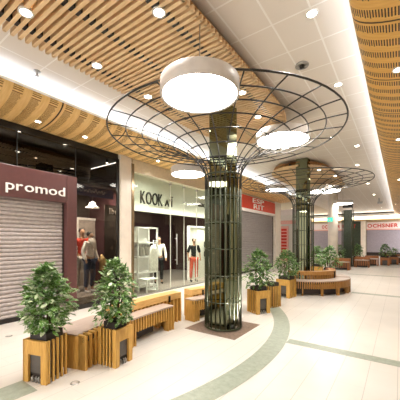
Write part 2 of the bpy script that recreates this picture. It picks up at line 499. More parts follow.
# cross passage wing and far wall
struct('wall_left', MB().box(-13, -6.15, 20.2, 20.4, 0, 3.4), 'white_paint', 'white shop wall facing down the mall', 'wall')
struct('wall_left', MB().box(-6.4, -6.15, 20.4, 25, 0, 3.4), 'white_paint', 'white return wall of the far shop', 'wall')
struct('door_1', MB().box(-7.75, -7.2, 20.15, 20.2, 0, 2.5), 'black_metal', 'dark doorway in the white far shop', 'door')
struct('ceiling', MB().box(-20, -5.3, 16.9, 33.4, CZ, CZ + .1), 'beige', 'plain warm ceiling over the cross passage', 'ceiling')
struct('trim_13', MB().box(-13, -6.0, 20.0, 20.2, 3.4, 3.8), 'sign_white', 'white fascia of the far left shop', 'trim')
struct('trim_14', MB().box(-13, -6.05, 20.06, 20.2, 2.75, 3.0), 'sign_pink', 'pinkish sign band of the far left shop', 'trim')
struct('wall_back', MB().box(-20, 3, 33.5, 33.7, 0, 4.4), 'beige', 'far end wall of the mall', 'wall')
struct('trim_15', MB().box(-16, 1.2, 32.3, 32.5, 3.95, CZ), 'white_paint', 'bright white beam across the far end', 'trim')
struct('trim_16', MB().box(-16, 1.2, 32.5, 33.5, 3.6, 3.64), 'bulkhead', 'wooden soffit at the far end', 'trim')
struct('trim_17', MB().box(-20, 1.5, 32.2, 32.3, 4.2, 4.3), 'dark_brown', 'dark brown strip standing in for the shadow gap before the far beam', 'trim')  # solid dark paint in place of the gap's shade
struct('wall_right', MB().box(WX, WX + .2, Y0, 31.5, 0, 4.4), 'beige', 'right side wall behind the picture edge', 'wall')
mb = MB()
for y in (-4, 1, 6, 11, 16, 21, 26): mb.box(WX - .02, WX, y, y + 3.6, .1, 2.6)
struct('window_8', mb, 'dark_brown', 'dark shop windows along the right wall', 'window')

# ------------------------------------------------------------------ lettering
def letter_mesh(ch, bold=0.0):
    cu = bpy.data.curves.new('glyph', 'FONT'); cu.body = ch; cu.size = 1; cu.extrude = .02; cu.resolution_u = 3; cu.offset = bold
    o = bpy.data.objects.new('glyph', cu); COL.objects.link(o)
    dg = bpy.context.evaluated_depsgraph_get()
    me = bpy.data.meshes.new_from_object(o.evaluated_get(dg))
    bpy.data.objects.remove(o); bpy.data.curves.remove(cu)
    return me
def lettering(parent, text, size, sx, gap, mat, M4, width=None, bold=0.0):
    """letters as parts, laid along local x then turned by M4"""
    ms = []
    for ch in text:
        if ch == ' ': ms.append((None, 0, .3)); continue
        me = letter_mesh(ch, bold); xs = [v.co.x for v in me.vertices]
        ms.append((me, min(xs), max(xs) - min(xs)))
    total = sum(w for _, _, w in ms) * size * sx + gap * (len(ms) - 1)
    if width: k = (width - gap * (len(ms) - 1)) / (sum(w for _, _, w in ms) * size); sx = k
    x = 0; n = 0
    for me, x0, w in ms:
        if me is not None:
            for v in me.vertices:
                v.co = M4 @ Vector(((v.co.x - x0) * size * sx + x, v.co.y * size, v.co.z * .8))
            link('letter', me, mat, parent)
        x += w * size * sx + gap
FACE_X = Matrix(((0, 0, 1, 0), (1, 0, 0, 0), (0, 1, 0, 0), (0, 0, 0, 1)))     # reads along +Y, faces +X
FACE_NY = Matrix(((1, 0, 0, 0), (0, 0, -1, 0), (0, 1, 0, 0), (0, 0, 0, 1)))   # reads along +X, faces -Y
t = thing('shop_sign', 'white lower case lettering on the plum fascia', 'sign', (FX + .016, fy(5.5), 2.555))
lettering(t, 'promod', .27, 1.5, .035, 'letter_white', FACE_X, fy(64.5) - fy(5.5))
ks = fy(140.5, FX - .2)
t = thing('shop_sign', 'dark capital lettering behind the clear shop glass', 'sign', (FX - .2, ks, 2.68))
lettering(t, 'KOOK', .55, .8, .03, 'letter_black', FACE_X, fy(162.5, FX - .2) - ks)
t2y = fy(165, FX - .2) - ks
lettering(t, 'A', .3, .8, .03, 'letter_black', Matrix.Translation((0, t2y, 0.02)) @ FACE_X, .2)
lettering(t, 'Ï', .4, .8, .03, 'letter_black', Matrix.Translation((0, t2y + .28, 0.02)) @ FACE_X, .1)
mb = MB(); mb.box(0, .012, .35, 1.2, -.1, -.07).build('sign_underline', 'letter_dim', t)
t = thing('shop_sign', 'small dark lettering on the glazed shop fascia, partly behind the trellis', 'sign', (FX - .2, fy(198.5, FX - .2), fz(202, 207, FX - .2)))
lettering(t, 'KOOKAÏ', .2, .8, .02, 'letter_black', FACE_X, .85)
t = thing('shop_sign', 'white two row lettering on the orange red fascia', 'sign', (FX + .046, fy(252), 3.2))
e1, e2 = 0, fy(263) - fy(252)
lettering(t, 'ESP', .34, 1, .08, 'letter_white', Matrix.Translation((0, 0, .27)) @ FACE_X, e2)
lettering(t, 'RIT', .34, 1, .1, 'letter_white', Matrix.Translation((0, .12, -.02)) @ FACE_X, e2 - .1)
# ------------------------------------------------------------------ far signs and shutters (on the end wall)
def far_shop(x0, x1, slabel, text, tx, shlabel, tw):
    struct('wall_back', MB().box(x0, x1, 33.3, 33.5, 2.72, 3.4), 'sign_white', 'white sign band on the far end wall', 'wall')
    struct('wall_back', MB().box(x0, x1, 33.28, 33.5, 2.62, 2.74), 'sign_pink', 'pinkish lower edge of the far sign band', 'wall')
    t = thing('shop_sign', slabel, 'sign', (tx, 33.28, 2.86))
    lettering(t, text, .52, 1.05, .07, 'sign_red', FACE_NY, tw, .022)
    t = thing('roller_shutter', shlabel, 'roller shutter', ((x0 + x1) / 2, 33.42, 0))
    w = (x1 - x0) / 2; mb = MB(); z = .35
    while z < 2.6:
        mb.box(-w, w, -.02, 0, z + .012, z + .11); mb.box(-w, w, 0, .01, z, z + .12); z += .12
    mb.build('shutter_curtain', 'violet_shutter', t)
    MB().box(-w, w, -.05, .04, 0, .35).build('bottom_rail', 'dark_brown', t)
ax = lambda px: ray(px, 240)[0] / ray(px, 240)[1] * 33.3
far_shop(ax(366.5), 1.2, 'red capital lettering on the right-hand white band at the far end', 'OCHSNER SPORT', ax(367.5), 'violet grey shutter below the right-hand far sign', 4.6)
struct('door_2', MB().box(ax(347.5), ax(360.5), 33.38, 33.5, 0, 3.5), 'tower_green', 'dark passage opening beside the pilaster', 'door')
far_shop(ax(300), ax(347), 'red capital lettering on the left-hand white band at the far end', 'OCHSNER SPORT', ax(322), 'violet grey shutter below the left-hand far sign', 3.3)
struct('wall_back', MB().box(ax(361), ax(366), 33.1, 33.5, 0, 3.6), 'cream', 'cream pilaster between the two far signs', 'wall')

t = thing('window_lettering', 'dim grey lettering on the dark panel in the display window', 'sign', (-6.39, fy(109.5, -6.4), fz(110, 214, -6.4)))
lettering(t, 'Ibe', .24, 1, .04, 'letter_dim', FACE_X, fy(117, -6.4) - fy(109.5, -6.4))
struct('wall_left', MB().box(-6.45, -6.405, fy(105, -6.4), 5.1, .26, 2.55), 'dark_brown', 'dark panel inside the display window', 'wall')

# ------------------------------------------------------------------ slatted ceiling rafts
def raft(label, xc, hw, y0, y1, cap0, cap1, z):
    t = thing('slatted_ceiling_raft', label, 'ceiling raft', (xc, y0, z), 0, 'slatted wooden ceiling rafts')
    def half(y):
        k = 1.0
        if cap1 and y > y1 - cap1: u = (y - (y1 - cap1)) / cap1; k = math.sqrt(max(0, 1 - u * u))
        if cap0 and y < y0 + cap0: u = ((y0 + cap0) - y) / cap0; k = min(k, math.sqrt(max(0, 1 - u * u)))
        return hw * k
    mb = MB(); y = y0 + .04; back = []
    while y < y1:
        h = half(y)
        if h > .12:
            # a board on edge with rounded ends
            mb.box(-h, h, y - y0 - .021, y - y0 + .021, 0, .06)
            for s in (-1, 1): mb.lathe([(.021, 0.0), (.021, .06)], (s * h, y - y0, 0), 10)
            back.append((h - .05, y - y0))
        y += .081
    mb.build('slats', 'slat_wood', t)
    vs = []; fs = []
    for h, yy in back:
        for z2 in (.14, .165): vs += [(-h, yy, z2), (h, yy, z2)]
    for i in range(len(back) - 1):
        a, b = 4 * i, 4 * i + 4
        fs += [(a, a + 1, b + 1, b), (a + 2, b + 2, b + 3, a + 3), (a, b, b + 2, a + 2), (a + 1, a + 3, b + 3, b + 1)]
    m2 = MB(); m2.add(vs, fs); m2.build('gap_shade_board', 'gap_shade_brown', t)  # added sheet that carries the painted shade of the slat gaps
    for x in (-.74, -.04, .7):
        ys = [yy for h, yy in back if h > abs(x) + .1]
        if ys:
            mr = MB().box(x - .018, x + .018, ys[0], ys[-1], .062, .135)
            for yy in ys: mr.box(x - .045, x + .045, yy + .022, yy + .059, .004, .064)      # black clips between the slats
            mr.build('support_rail', 'black_metal', t)
    for yy in (back[len(back) // 5][1], back[len(back) // 2][1], back[4 * len(back) // 5][1]):
        for x in (-.74, .7):
            MB().tube([(x, yy, .13), (x, yy, CZ - z + .01)], .008, 6).build('hanger', 'black_metal', t)
    return t
RZ = 4.04
raft('long slatted wooden ceiling raft above the nearest trellis column', -2.78, .98, -3.0, 6.6, 0, 1.7, RZ)
raft('rounded slatted wooden ceiling raft above the second trellis column', -3.0, 1.0, 9.4, 15.2, 1.3, 1.6, RZ)

# ------------------------------------------------------------------ pendant drum lamps
def lamp(label, x, y, z, dia, h, ztop, group):
    t = thing('pendant_lamp', label, 'pendant lamp', (x, y, z), 0, group)
    r = dia / 2
    MB().lathe([(r * .93, .012), (r - .004, .0), (r, .006), (r, h - .01), (r - .01, h), (.05, h), (.05, h - .01), (r - .02, h - .012), (r - .02, .03), (r * .93, .02), (r * .93, .012)], n=64).build('drum_shade', 'lamp_grey', t)
    MB().lathe([(.0, -.012), (r * .5, -.010), (r * .85, -.002), (r * .95, .012), (r * .95, .02), (0, .02)], n=64).build('diffuser', 'diffuser', t)
    MB().tube([(0, 0, h), (0, 0, ztop - z)], .006, 6).build('cable', 'cable', t)
    MB().lathe([(.05, h), (.05, h + .03), (.015, h + .05)], n=16).build('cable_cap', 'lamp_grey', t)
    return t
G1 = 'large drum pendant lamps along the tree line'; G2 = 'drum pendant lamps along the shopfronts'
lamp('large round drum pendant nearest the viewer, before the first trellis canopy', -1.86, 2.6, 3.24, .90, .17, RZ + .02, G1)
lamp('round drum pendant behind the right half of the first trellis canopy', -1.97, 5.68, 3.63, 1.08, .17, CZ, G1)
lamp('round drum pendant beyond the second trellis column', -2.55, 12.4, 3.6, 1.25, .17, RZ + .02, G1)
lamp('farthest round drum pendant beside the white column', -2.6, 17.4, 3.62, 1.0, .17, CZ, G1)
lamp('added drum pendant out of the frame near the viewer', -2.0, -2.2, 3.5, 1.0, .17, RZ + .02, G1)  # lamp added behind the camera for its light and mirror reflection
lamp('drum pendant hanging before the dark lettered shop glass', -4.7, 6.02, 3.37, .93, .2, CZ, G2)
lamp('drum pendant low beside the left shopfronts near the viewer', -4.7, .95, 3.37, .93, .2, CZ, G2)
lamp('drum pendant hanging near the orange red fascia', -4.2, 11.25, 3.66, .83, .17, CZ, G2)

# ------------------------------------------------------------------ downlights
DL = []
def downlight(label, p, group, power=0, r=.055, nrm=None):
    t = thing('downlight', label, 'downlight', p, 0, group)
    MB().lathe([(r, 0), (r * 1.35, -.004), (r * 1.4, .004), (r * 1.2, .05), (r, .05), (r, 0)], n=20).build('trim_ring', 'white_paint', t)
    MB().lathe([(0, .004), (r * .98, .006), (r * .98, .02), (0, .02)], n=20).build('lens', 'lens', t)
    if power:
        l = bpy.data.lights.new('downlight_beam', 'SPOT'); l.energy = power; l.spot_size = R(120); l.spot_blend = .8
        l.color = (1, .97, .94); l.shadow_soft_size = .06
        lo = bpy.data.objects.new('downlight_beam', l); COL.objects.link(lo); lo.parent = t; lo.location = (0, 0, -.03)
    return t
PW = 50
gr = 'downlights in the slatted rafts'
for (px, py, lab) in ((26, 13, 'bright downlight in the raft at the top left corner'), (97, 66, 'small downlight near the left edge of the long raft'),
                      (159, 13, 'bright downlight in the middle of the long raft'), (148, 97, 'downlight seen just left of the nearest drum lamp'),
                      (242, 93, 'downlight just right of the nearest drum lamp'), (258, 117, 'downlight over the trellis, near the second drum lamp'),
                      (231, 126, 'downlight beside the top of the mirror column')):
    p = at_z(px, py, RZ - .008); downlight(lab, p, gr, PW)
for (px, py, lab) in ((300, 172, 'left small downlight in the second raft'), (319, 170, 'middle small downlight in the second raft'), (335, 176, 'right small downlight in the second raft')):
    p = at_z(px, py, RZ - .008); downlight(lab, p, gr, PW)
gc = 'downlights in the tiled ceiling'
for (px, py, lab) in ((312, 14, 'downlight at the top of the tiled ceiling'), (338, 85, 'downlight in the tiled ceiling above the canopy tip'),
                      (357, 146, 'distant downlight in the tiled ceiling near the right bulkhead'), (331, 138, 'small downlight in the tiled ceiling beyond the canopy')):
    p = at_z(px, py, CZ - .006); downlight(lab, p, gc, PW)
def bulk_z(x, xe, xf):
    c = 1 - (x - xe) / (xf - xe); c = max(-1, min(1, c)); tt = math.acos(c); return 4.14 - .3 * math.sin(tt)
gb = 'downlights in the slotted bulkheads'
for (px, lab) in ((85, 'downlight in the left bulkhead above the display window'), (158, 'downlight in the left bulkhead above the dark lettering'), (38, 'downlight in the left bulkhead above the plum shop')):
    y = fy(px, -5.62); downlight(lab, (-5.62, y, bulk_z(-5.62, -5.05, FX) - .012), gb, PW * .8, .045)
for (y, lab) in ((4.6, 'nearest downlight in the right bulkhead'), (7.8, 'second downlight in the right bulkhead'), (13.0, 'third downlight in the right bulkhead'), (22., 'farthest bright downlight in the right bulkhead')):
    x = -.02 if y < 20 else -.2
    downlight(lab, (x, y, bulk_z(x, -.44, WX) - .012), gb, PW * .6, .05)

for i, y in enumerate((11.5, 15.5, 19.5, 23.5, 27.5, 31.0)):  # unseen row added to brighten the far end
    downlight(('nearest', 'second', 'third', 'fourth', 'fifth', 'last')[i] + ' of the added row of far downlights in the tiled ceiling', (-1.25, y, CZ - .006), 'added far ceiling downlights', PW * 1.5)
for i, y in enumerate((24.0, 29.0)):  # two more unseen lamps added for light in the distance
    downlight(('nearer', 'farther') [i] + ' added downlight in the ceiling of the cross passage', (-7.5, y, CZ - .006), 'added far ceiling downlights', PW * 2)
# ceiling fittings: sprinkler, cable hook, sensor
p = at_z(37, 71, CZ)
t = thing('sprinkler', 'small sprinkler head in the white ceiling at left', 'sprinkler', p)
MB().lathe([(.05, 0), (.05, -.012), (.02, -.02), (.012, -.07), (.03, -.075), (.03, -.08), (0, -.082)], n=16).build('sprinkler_head', 'steel', t)
p = at_z(302, 65, CZ)
t = thing('ceiling_sensor', 'round dark ringed sensor in the tiled ceiling', 'sensor', p)
MB().lathe([(.10, 0), (.10, -.02), (.075, -.03), (.07, -.012), (0, -.012)], n=24).build('sensor_ring', 'steel', t)
MB().lathe([(.04, -.012), (.035, -.05), (0, -.06)], n=16).build('sensor_eye', 'black_metal', t)
p = at_z(379, 198, CZ)
t = thing('ceiling_camera', 'small camera under the far tiled ceiling', 'camera', p)
MB().tube([(0, 0, 0), (0, 0, -.25)], .03, 8).build('camera_stem', 'steel', t)
MB().box(-.08, .2, -.06, .06, -.36, -.24).build('camera_body', 'steel', t)

# ------------------------------------------------------------------ mirror columns and steel trellis trees
def mirror_column(label, x, y, s=.185):
    t = thing('mirror_column', label, 'column', (x, y, 0), 0, 'mirror clad columns')
    MB().box(-s, s, -s, s, .0, CZ + .02).build('cladding', 'mirror', t, bevel=.004)
    return t
TREES = [(-2.66, 4.46), (-2.65, 9.67)]
CR, C0, CTOP, RIM = .33, 2.72, 3.51, 2.04
def prof(r):
    u = (RIM - r) / (RIM - CR); return C0 + (CTOP - C0) * math.sqrt(max(0, 1 - u ** 2))
def trellis(label, nb=24, canopy=True):
    t = thing('steel_trellis', label, 'trellis', (0, 0, 0), 0, 'steel trellises round the columns')
    for k in range(nb):
        a = 2 * math.pi * (k + .5) / nb
        pts = [(CR, .02), (CR, C0 - .2 if canopy else 3.4)]
        mb = MB()
        mb.tube([(r * math.cos(a), r * math.sin(a), z) for r, z in pts], .0115, 6)
        mb.build('upright_bar', 'bars_olive', t)
        if canopy:
            cur = []
            for i in range(13):
                th = i / 12 * math.pi / 2
                r = RIM - (RIM - CR) * math.cos(th); cur.append((r, C0 + (CTOP - C0) * math.sin(th)))
            cur = [(CR, C0 - .2)] + cur
            MB().tube([(r * math.cos(a), r * math.sin(a), z) for r, z in cur], .0095, 6).build('canopy_rib', 'bars_dark', t)
    for z in (.03, .5, .97, 1.44, 1.91, 2.38, 2.78):
        rr = CR + .004
        MB().tube([(rr * math.cos(2 * math.pi * k / 40), rr * math.sin(2 * math.pi * k / 40), z) for k in range(40)], .016 if z in (.03, 2.78) else .008, 6, True).build('cage_ring', 'bars_olive', t)
    if canopy:
        for r in (.46, .66, .92, 1.2, 1.47, 1.74, RIM):
            n = 72; z = prof(r)
            MB().tube([(r * math.cos(2 * math.pi * k / n), r * math.sin(2 * math.pi * k / n), z) for k in range(n)], .0135 if r > 1.9 else .0105, 6, True).build('canopy_ring', 'bars_dark', t)
    return t
tr = trellis('nearest green steel trellis column spreading into a wide mesh canopy')
tr2 = copy_tree(tr)
tr2['label'] = 'second green steel trellis column with mesh canopy, inside the ring bench'
tr.location = (*TREES[0], 0); tr2.location = (*TREES[1], 0)
tr3 = trellis('farthest green steel trellis column, without a visible canopy', 24, False)
tr3.location = (-2.6, 19.2, 0)
mirror_column('nearest mirror clad square column inside the green bars', *TREES[0])
mirror_column('second mirror clad square column behind the ring bench', *TREES[1])
t = thing('column_tower', 'farthest dark green column with a black cap', 'column', (-2.6, 19.2, 0))
MB().box(-.22, .22, -.22, .22, 0, 3.55).build('shaft', 'tower_green', t)
MB().box(-.25, .25, -.25, .25, 3.55, 3.8).build('cap', 'black_metal', t)
MB().box(-.23, .23, -.23, .23, 3.42, 3.55).build('cap_band', 'cream', t)
for i, (x, y) in enumerate(TREES + [(-2.6, 19.2)]):
    struct('trim_%d' % (18 + i), MB().box(x - .51, x + .51, y - .5, y + .5, 0, .004), 'dark_stone', 'dark square stone inlay under a trellis column', 'floor inlay')
t = thing('uplight', 'black floor uplight inside the nearest trellis', 'uplight', (TREES[0][0] + .24, TREES[0][1] - .1, .004))
MB().lathe([(.055, 0), (.06, .05), (.05, .09), (.04, .09), (.0, .08)], n=16).build('uplight_body', 'black_metal', t)

for (tx, ty) in TREES[:1]:
    for (dx, dy) in ((.24, -.1), (-.24, .1)):
        l = bpy.data.lights.new('uplight_beam', 'SPOT'); l.energy = 60; l.spot_size = R(70); l.spot_blend = .7; l.color = (1, .95, .86); l.shadow_soft_size = .05
        o = bpy.data.objects.new('uplight_beam', l); COL.objects.link(o); o.location = (tx + dx, ty + dy, .12); o.rotation_euler = (R(180), 0, 0)
# white round column beyond
t = thing('round_column', 'plain white column with a green exit sign', 'column', at_z(333, 268, 0))
MB().lathe([(.26, 0), (.26, CZ + .01)], n=32).build('shaft', 'cream', t)
MB().lathe([(.27, 0), (.27, .1), (.262, .11)], n=32).build('base_collar', 'steel', t)
p = at_z(333, 268, 0)
t = thing('exit_sign', 'small green lit exit sign on the white column', 'sign', (p.x - .1, p.y - .34, EYE + 1.15))
MB().box(-.14, .14, -.02, .02, -.11, .11).build('sign_face', 'exit_green', t)
mb = MB().box(-.05, .03, -.026, -.021, -.07, .03); mb.box(-.13, -.06, -.026, -.021, -.02, .0); mb.lathe([(.0, -.01), (.03, 0), (0, .01)], (0, -.024, .06), 10)
mb.build('running_figure_mark', 'letter_white', t)
MB().box(-.16, .16, .021, .06, -.13, .13).build('sign_case', 'steel', t)

# ------------------------------------------------------------------ planters
def leaf_cloud(nleaf, height, rad, size, seed, z0, lean=(0, 0)):
    r = random.Random(seed); mb = MB()
    for i in range(nleaf):
        u = r.random() ** .85
        prof_r = rad * (max(0, 1 - (2 * max(u, .12) - .84) ** 2 * .72) ** .8) * (1.12 - .3 * u)
        a = r.uniform(0, 2 * math.pi)
        lump = 1 + .22 * math.sin(3 * a + seed + 5 * u) + .12 * math.sin(7 * a - 9 * u + seed)
        rr = prof_r * lump * math.sqrt(r.uniform(.12, 1))
        c = Vector((rr * math.cos(a) + lean[0] * u, rr * math.sin(a) + lean[1] * u, z0 + height * (u * .97) + r.uniform(-.03, .03)))
        out = Vector((math.cos(a), math.sin(a), 0))
        d = (out * r.uniform(.4, 1.1) + Vector((r.uniform(-.5, .5), r.uniform(-.5, .5), r.uniform(-.9, .35) + u * .6))).normalized()
        side = d.cross(Vector((r.uniform(-.4, .4), r.uniform(-.4, .4), 1))).normalized()
        nr = side.cross(d).normalized()
        L = size * r.uniform(.7, 1.25); W = L * r.uniform(.24, .34)
        p = [c, c + d * L * .35 + side * W - nr * L * .05, c + d * L * .35 + nr * L * .03, c + d * L * .35 - side * W - nr * L * .05,
             c + d * L * .72 + side * W * .75 - nr * L * .12, c + d * L * .72 - nr * L * .05, c + d * L * .72 - side * W * .75 - nr * L * .12, c + d * L - nr * L * .18]
        mb.add(p, [(0, 1, 2), (0, 2, 3), (1, 4, 5, 2), (2, 5, 6, 3), (4, 7, 5), (5, 7, 6)], False)
    return mb
def planter(label, x, y, rz, s, fronts, nleaf=900, ph=.75, prad=.27, lsize=.075, seed=1, h=.5, leaf='leaf', wood_m='planter_wood', plant=True, lean=(0, 0)):
    """square slatted planter; fronts = local sides ('-y','+x',...) that carry the solid U-shaped frame"""
    t = thing('slatted_planter', label, 'planter', (x, y, 0), rz, 'slatted wooden planters')
    a = s / 2
    rot = {'-y': 0, '+x': 90, '+y': 180, '-x': 270}
    b = a - .05
    MB().box(-b, b, -b, b, .03, h + .075).build('liner_box', 'box_black', t, bevel=.004)
    MB().box(-b + .02, b - .02, -b + .02, b - .02, h + .05, h + .082).build('soil', 'soil', t)
    for sd, dg in rot.items():
        Mx = Matrix.Rotation(R(dg), 4, 'Z')
        if sd in fronts:
            mb = MB(); w = .23 * s
            mb.box(-a, -a + w, -a, -a + .032, 0, h, Mx).box(a - w, a, -a, -a + .032, 0, h, Mx).box(-a + w, a - w, -a, -a + .032, h * .66, h, Mx)
            mb.build('solid_frame', wood_m, t, bevel=.003)
            MB().box(-a + w, a - w, -a + .032, -a + .05, .1, h * .66, Mx).build('recess_panel', 'box_panel', t)
            m2 = MB()
            for k in (-.5, .1, .5): m2.tube([Mx @ Vector((k * (a - w), -a + .02, 0)), Mx @ Vector((k * (a - w), -a + .02, .07))], .008, 8)
            m2.build('adjustable_feet', 'steel', t)
        else:
            mb = MB(); n = 5
            for k in range(n):
                cx = -a + .018 + (s - .036) * (k + .5) / n
                mb.box(cx - .012, cx + .012, -a, -a + .024, 0, h, Mx)
            mb.build('slats', wood_m, t, bevel=.002)
    if plant:
        f = leaf_cloud(nleaf, ph, prad, lsize, seed, h + .09, lean).build('foliage', leaf, t, fix=False)
        ms = MB(); r2 = random.Random(seed)
        for k in range(5):
            a0 = r2.uniform(0, 6.28); q = r2.uniform(.03, .1)
            ms.tube([(q * .5 * math.cos(a0), q * .5 * math.sin(a0), h + .04), (q * math.cos(a0), q * math.sin(a0), h + ph * .4), (q * 1.6 * math.cos(a0 + .4) + lean[0] * .8, q * 1.6 * math.sin(a0 + .4) + lean[1] * .8, h + ph * .85)], [.009, .007, .003], 6)
        ms.build('stems', 'stem', t)
    return t
planter('leftmost slatted planter with bushy variegated plant, before the silver shutter', -3.372, 1.629, R(17), .34, ('-y', '-x'), 1150, .74, .25, .085, 3, .475)
planter('slatted planter with variegated plant, between the two nearest benches', -3.045, 2.35, R(8), .31, ('+x', '-x'), 1050, .78, .24, .078, 8, .475)
planter('slatted planter with leafy plant just right of the nearest trellis', -2.56, 5.82, R(-28), .36, ('+x', '-x'), 700, .78, .29, .085, 12, .5, 'leaf_deep')
planter('slatted planter box without a plant, tucked behind the planter right of the trellis', -2.55, 6.55, R(-18), .36, ('-x',), plant=False, seed=2)
planter('slatted planter with leafy plant at the left end of the ring bench', -2.62, 7.89, R(-12), .42, ('-y',), 700, .72, .34, .09, 21, .5, 'leaf_deep')
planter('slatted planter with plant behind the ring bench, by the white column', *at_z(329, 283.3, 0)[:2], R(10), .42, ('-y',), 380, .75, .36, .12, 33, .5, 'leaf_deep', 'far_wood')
planter('small slatted planter seen just right of the second trellis column', *at_z(317, 278, 0)[:2], R(0), .42, ('-y',), 260, .75, .26, .12, 35, .5, 'leaf_deep', 'planter_wood')
gl = (('dark green planter left of the farthest trellis column', 339, 267.8), ('dark green planter just right of the farthest trellis column', 357.5, 265), ('clipped round planter at the right end of the far benches', 385, 265.2))
for i, (lab, px, py) in enumerate(gl):
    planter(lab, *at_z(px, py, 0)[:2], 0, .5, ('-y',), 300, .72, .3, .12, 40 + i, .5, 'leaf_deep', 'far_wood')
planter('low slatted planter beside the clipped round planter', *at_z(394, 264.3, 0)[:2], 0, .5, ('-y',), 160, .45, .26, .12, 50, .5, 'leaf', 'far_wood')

# ------------------------------------------------------------------ benches
def bench(label, c, rf, rm, rb, a0, a1, back=None, full=None, wood_m='bench_wood', zs=.43, zbk=.58, n=14, sunk=0):
    """arc bench about c; rf front radius, rm back of the seat, rb back of the ledge (None: no ledge)"""
    am = (a0 + a1) / 2
    t = thing('curved_bench', label, 'bench', (c[0] + rf * math.cos(am), c[1] + rf * math.sin(am), 0), 0, 'curved slatted benches')
    L = (c[0] - t.location.x, c[1] - t.location.y)
    sg = 1 if rm > rf else -1
    def sec(mb, r0, r1, b0, b1, z0, z1, k=n):
        mb.sector(L, min(r0, r1), max(r0, r1), b0, b1, z0, z1, k); return mb
    sec(MB(), rf + sg * sunk * .12, rm, a0, a1, zs - .028, zs).build('seat', 'seat_top', t, bevel=.003)
    sec(MB(), rf + sg * .02, rf + sg * .05, a0, a1, zs - .09, zs - .028).build('seat_rail', 'black_metal', t)
    m = MB(); pitch = .062 if not sunk else .088; sw = .026 if not sunk else .04; da = pitch / rf; a = a0 + .02 / rf; cnt = int((a1 - a0) / da)
    for i in range(cnt + 1):
        b = a0 + (a1 - a0 - sw / rf) * i / cnt
        endz = 0 if (i < 3 or i > cnt - 3 or (full and i % full == 0)) else .2
        sec(m, rf, rf + sg * (.11 + .0 * sunk), b, b + sw / rf, endz, zs - .03 + .025 * sunk, 1)
    m.build('front_slats', wood_m, t)
    re = rb if rb else rm
    for nm, b0, b1 in (('end_panel', a0, a0 + .03 / rf), ('end_panel', a1 - .03 / rf, a1)):
        sec(MB(), rf - sg * .004, rm, b0, b1, 0, zs - .01, 1).build(nm, wood_m, t, bevel=.003)
    m = MB(); sec(m, rf + sg * .16, rm - sg * .06, a0 + .35 / rf, a1 - .35 / rf, .03, zs - .06)
    m.build('plinth', 'dark_brown', t)
    if rb:
        b0, b1 = back or (a0, a1)
        sec(MB(), rm, rb, b0, b1, zbk - .115, zbk).build('back_ledge', 'beam_wood' if wood_m == 'bench_wood' else wood_m, t, bevel=.004)
        m = MB(); cnt = int(abs(b1 - b0) * rm / .09)
        for i in range(cnt + 1):
            b = b0 + (b1 - b0 - .03 / rm) * i / cnt
            sec(m, rm, rb, b, b + .03 / rm, 0 if (i < 7 or i > cnt - 7) else .12, zbk - .115, 1)
        m.build('back_slats', wood_m, t)
        for b in (b0 + .32 / rm, b1 - .32 / rm): sec(MB(), rm - sg * .03, rm - sg * .002, b, b + .03 / rm, zs, zbk - .03, 1).build('ledge_bracket', 'black_metal', t)
    return t
BC = (2.2, 3.7)
W = lambda d: R(180 - d)
bench('low backless bench between the two nearest planters', BC, 5.6, 6.2, None, W(-10.4), W(-18.0), sunk=1, full=1)
bench('long curved bench with a raised ledge before the glazed shopfront', BC, 5.50, 5.76, 6.0, W(1.2), W(-10.1), (W(6.0), W(-10.1)), zbk=.57)
bench('curved bench with a raised ledge behind the nearest trellis', BC, 5.50, 5.76, 6.0, W(20.5), W(7.0), (W(20.5), W(9.0)), zbk=.57)
TC = (-2.7, 9.62)
bench('ring bench with a raised inner ledge round the second trellis', TC, 1.46, 1.05, .86, R(-95), R(8), full=9, zbk=.66, wood_m='ring_wood_shaded')
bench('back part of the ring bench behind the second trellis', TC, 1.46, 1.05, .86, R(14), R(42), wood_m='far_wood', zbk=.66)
def straight(label, px, py, w, rz=0):
    p = at_z(px, py, 0)
    t = thing('slatted_bench', label, 'bench', (p.x, p.y, 0), rz, 'far slatted benches')
    h = w / 2
    MB().box(-h, h, 0, .5, .40, .43).build('seat', 'seat_top', t)
    m = MB(); k = 0
    while -h + k * .09 < h - .03:
        m.box(-h + k * .09, -h + k * .09 + .04, .0, .06, .0 if k % 8 < 2 else .12, .4); k += 1
    m.build('front_slats', 'far_wood', t)
    MB().box(-h, h, .5, .68, .45, .6).build('back_ledge', 'far_wood', t)
    for q in (-h, h - .05): MB().box(q, q + .05, .08, .68, 0, .4).box(q, q + .05, .5, .68, .4, .45).build('end_panel', 'far_wood', t)
    MB().box(-h + .1, h - .1, .12, .5, .02, .38).build('plinth', 'dark_brown', t)
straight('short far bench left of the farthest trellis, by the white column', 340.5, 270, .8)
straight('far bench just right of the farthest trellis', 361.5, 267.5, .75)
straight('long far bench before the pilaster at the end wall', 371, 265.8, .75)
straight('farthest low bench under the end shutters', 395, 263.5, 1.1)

# ------------------------------------------------------------------ floor plates
for (px, py, lab) in ((75, 383, 'round steel floor plate in front of the nearest bench'), (9, 336, 'round steel floor plate by the silver shutter')):
    t = thing('floor_plate', lab, 'floor plate', at_z(px, py, 0))
    MB().lathe([(.05, 0), (.05, .004), (.036, .005), (.034, .003), (0, .003)], n=24).build('plate_rim', 'steel', t)
    MB().lathe([(.033, .003), (.03, .006), (0, .006)], n=20).build('plate_cap', 'lamp_grey', t)

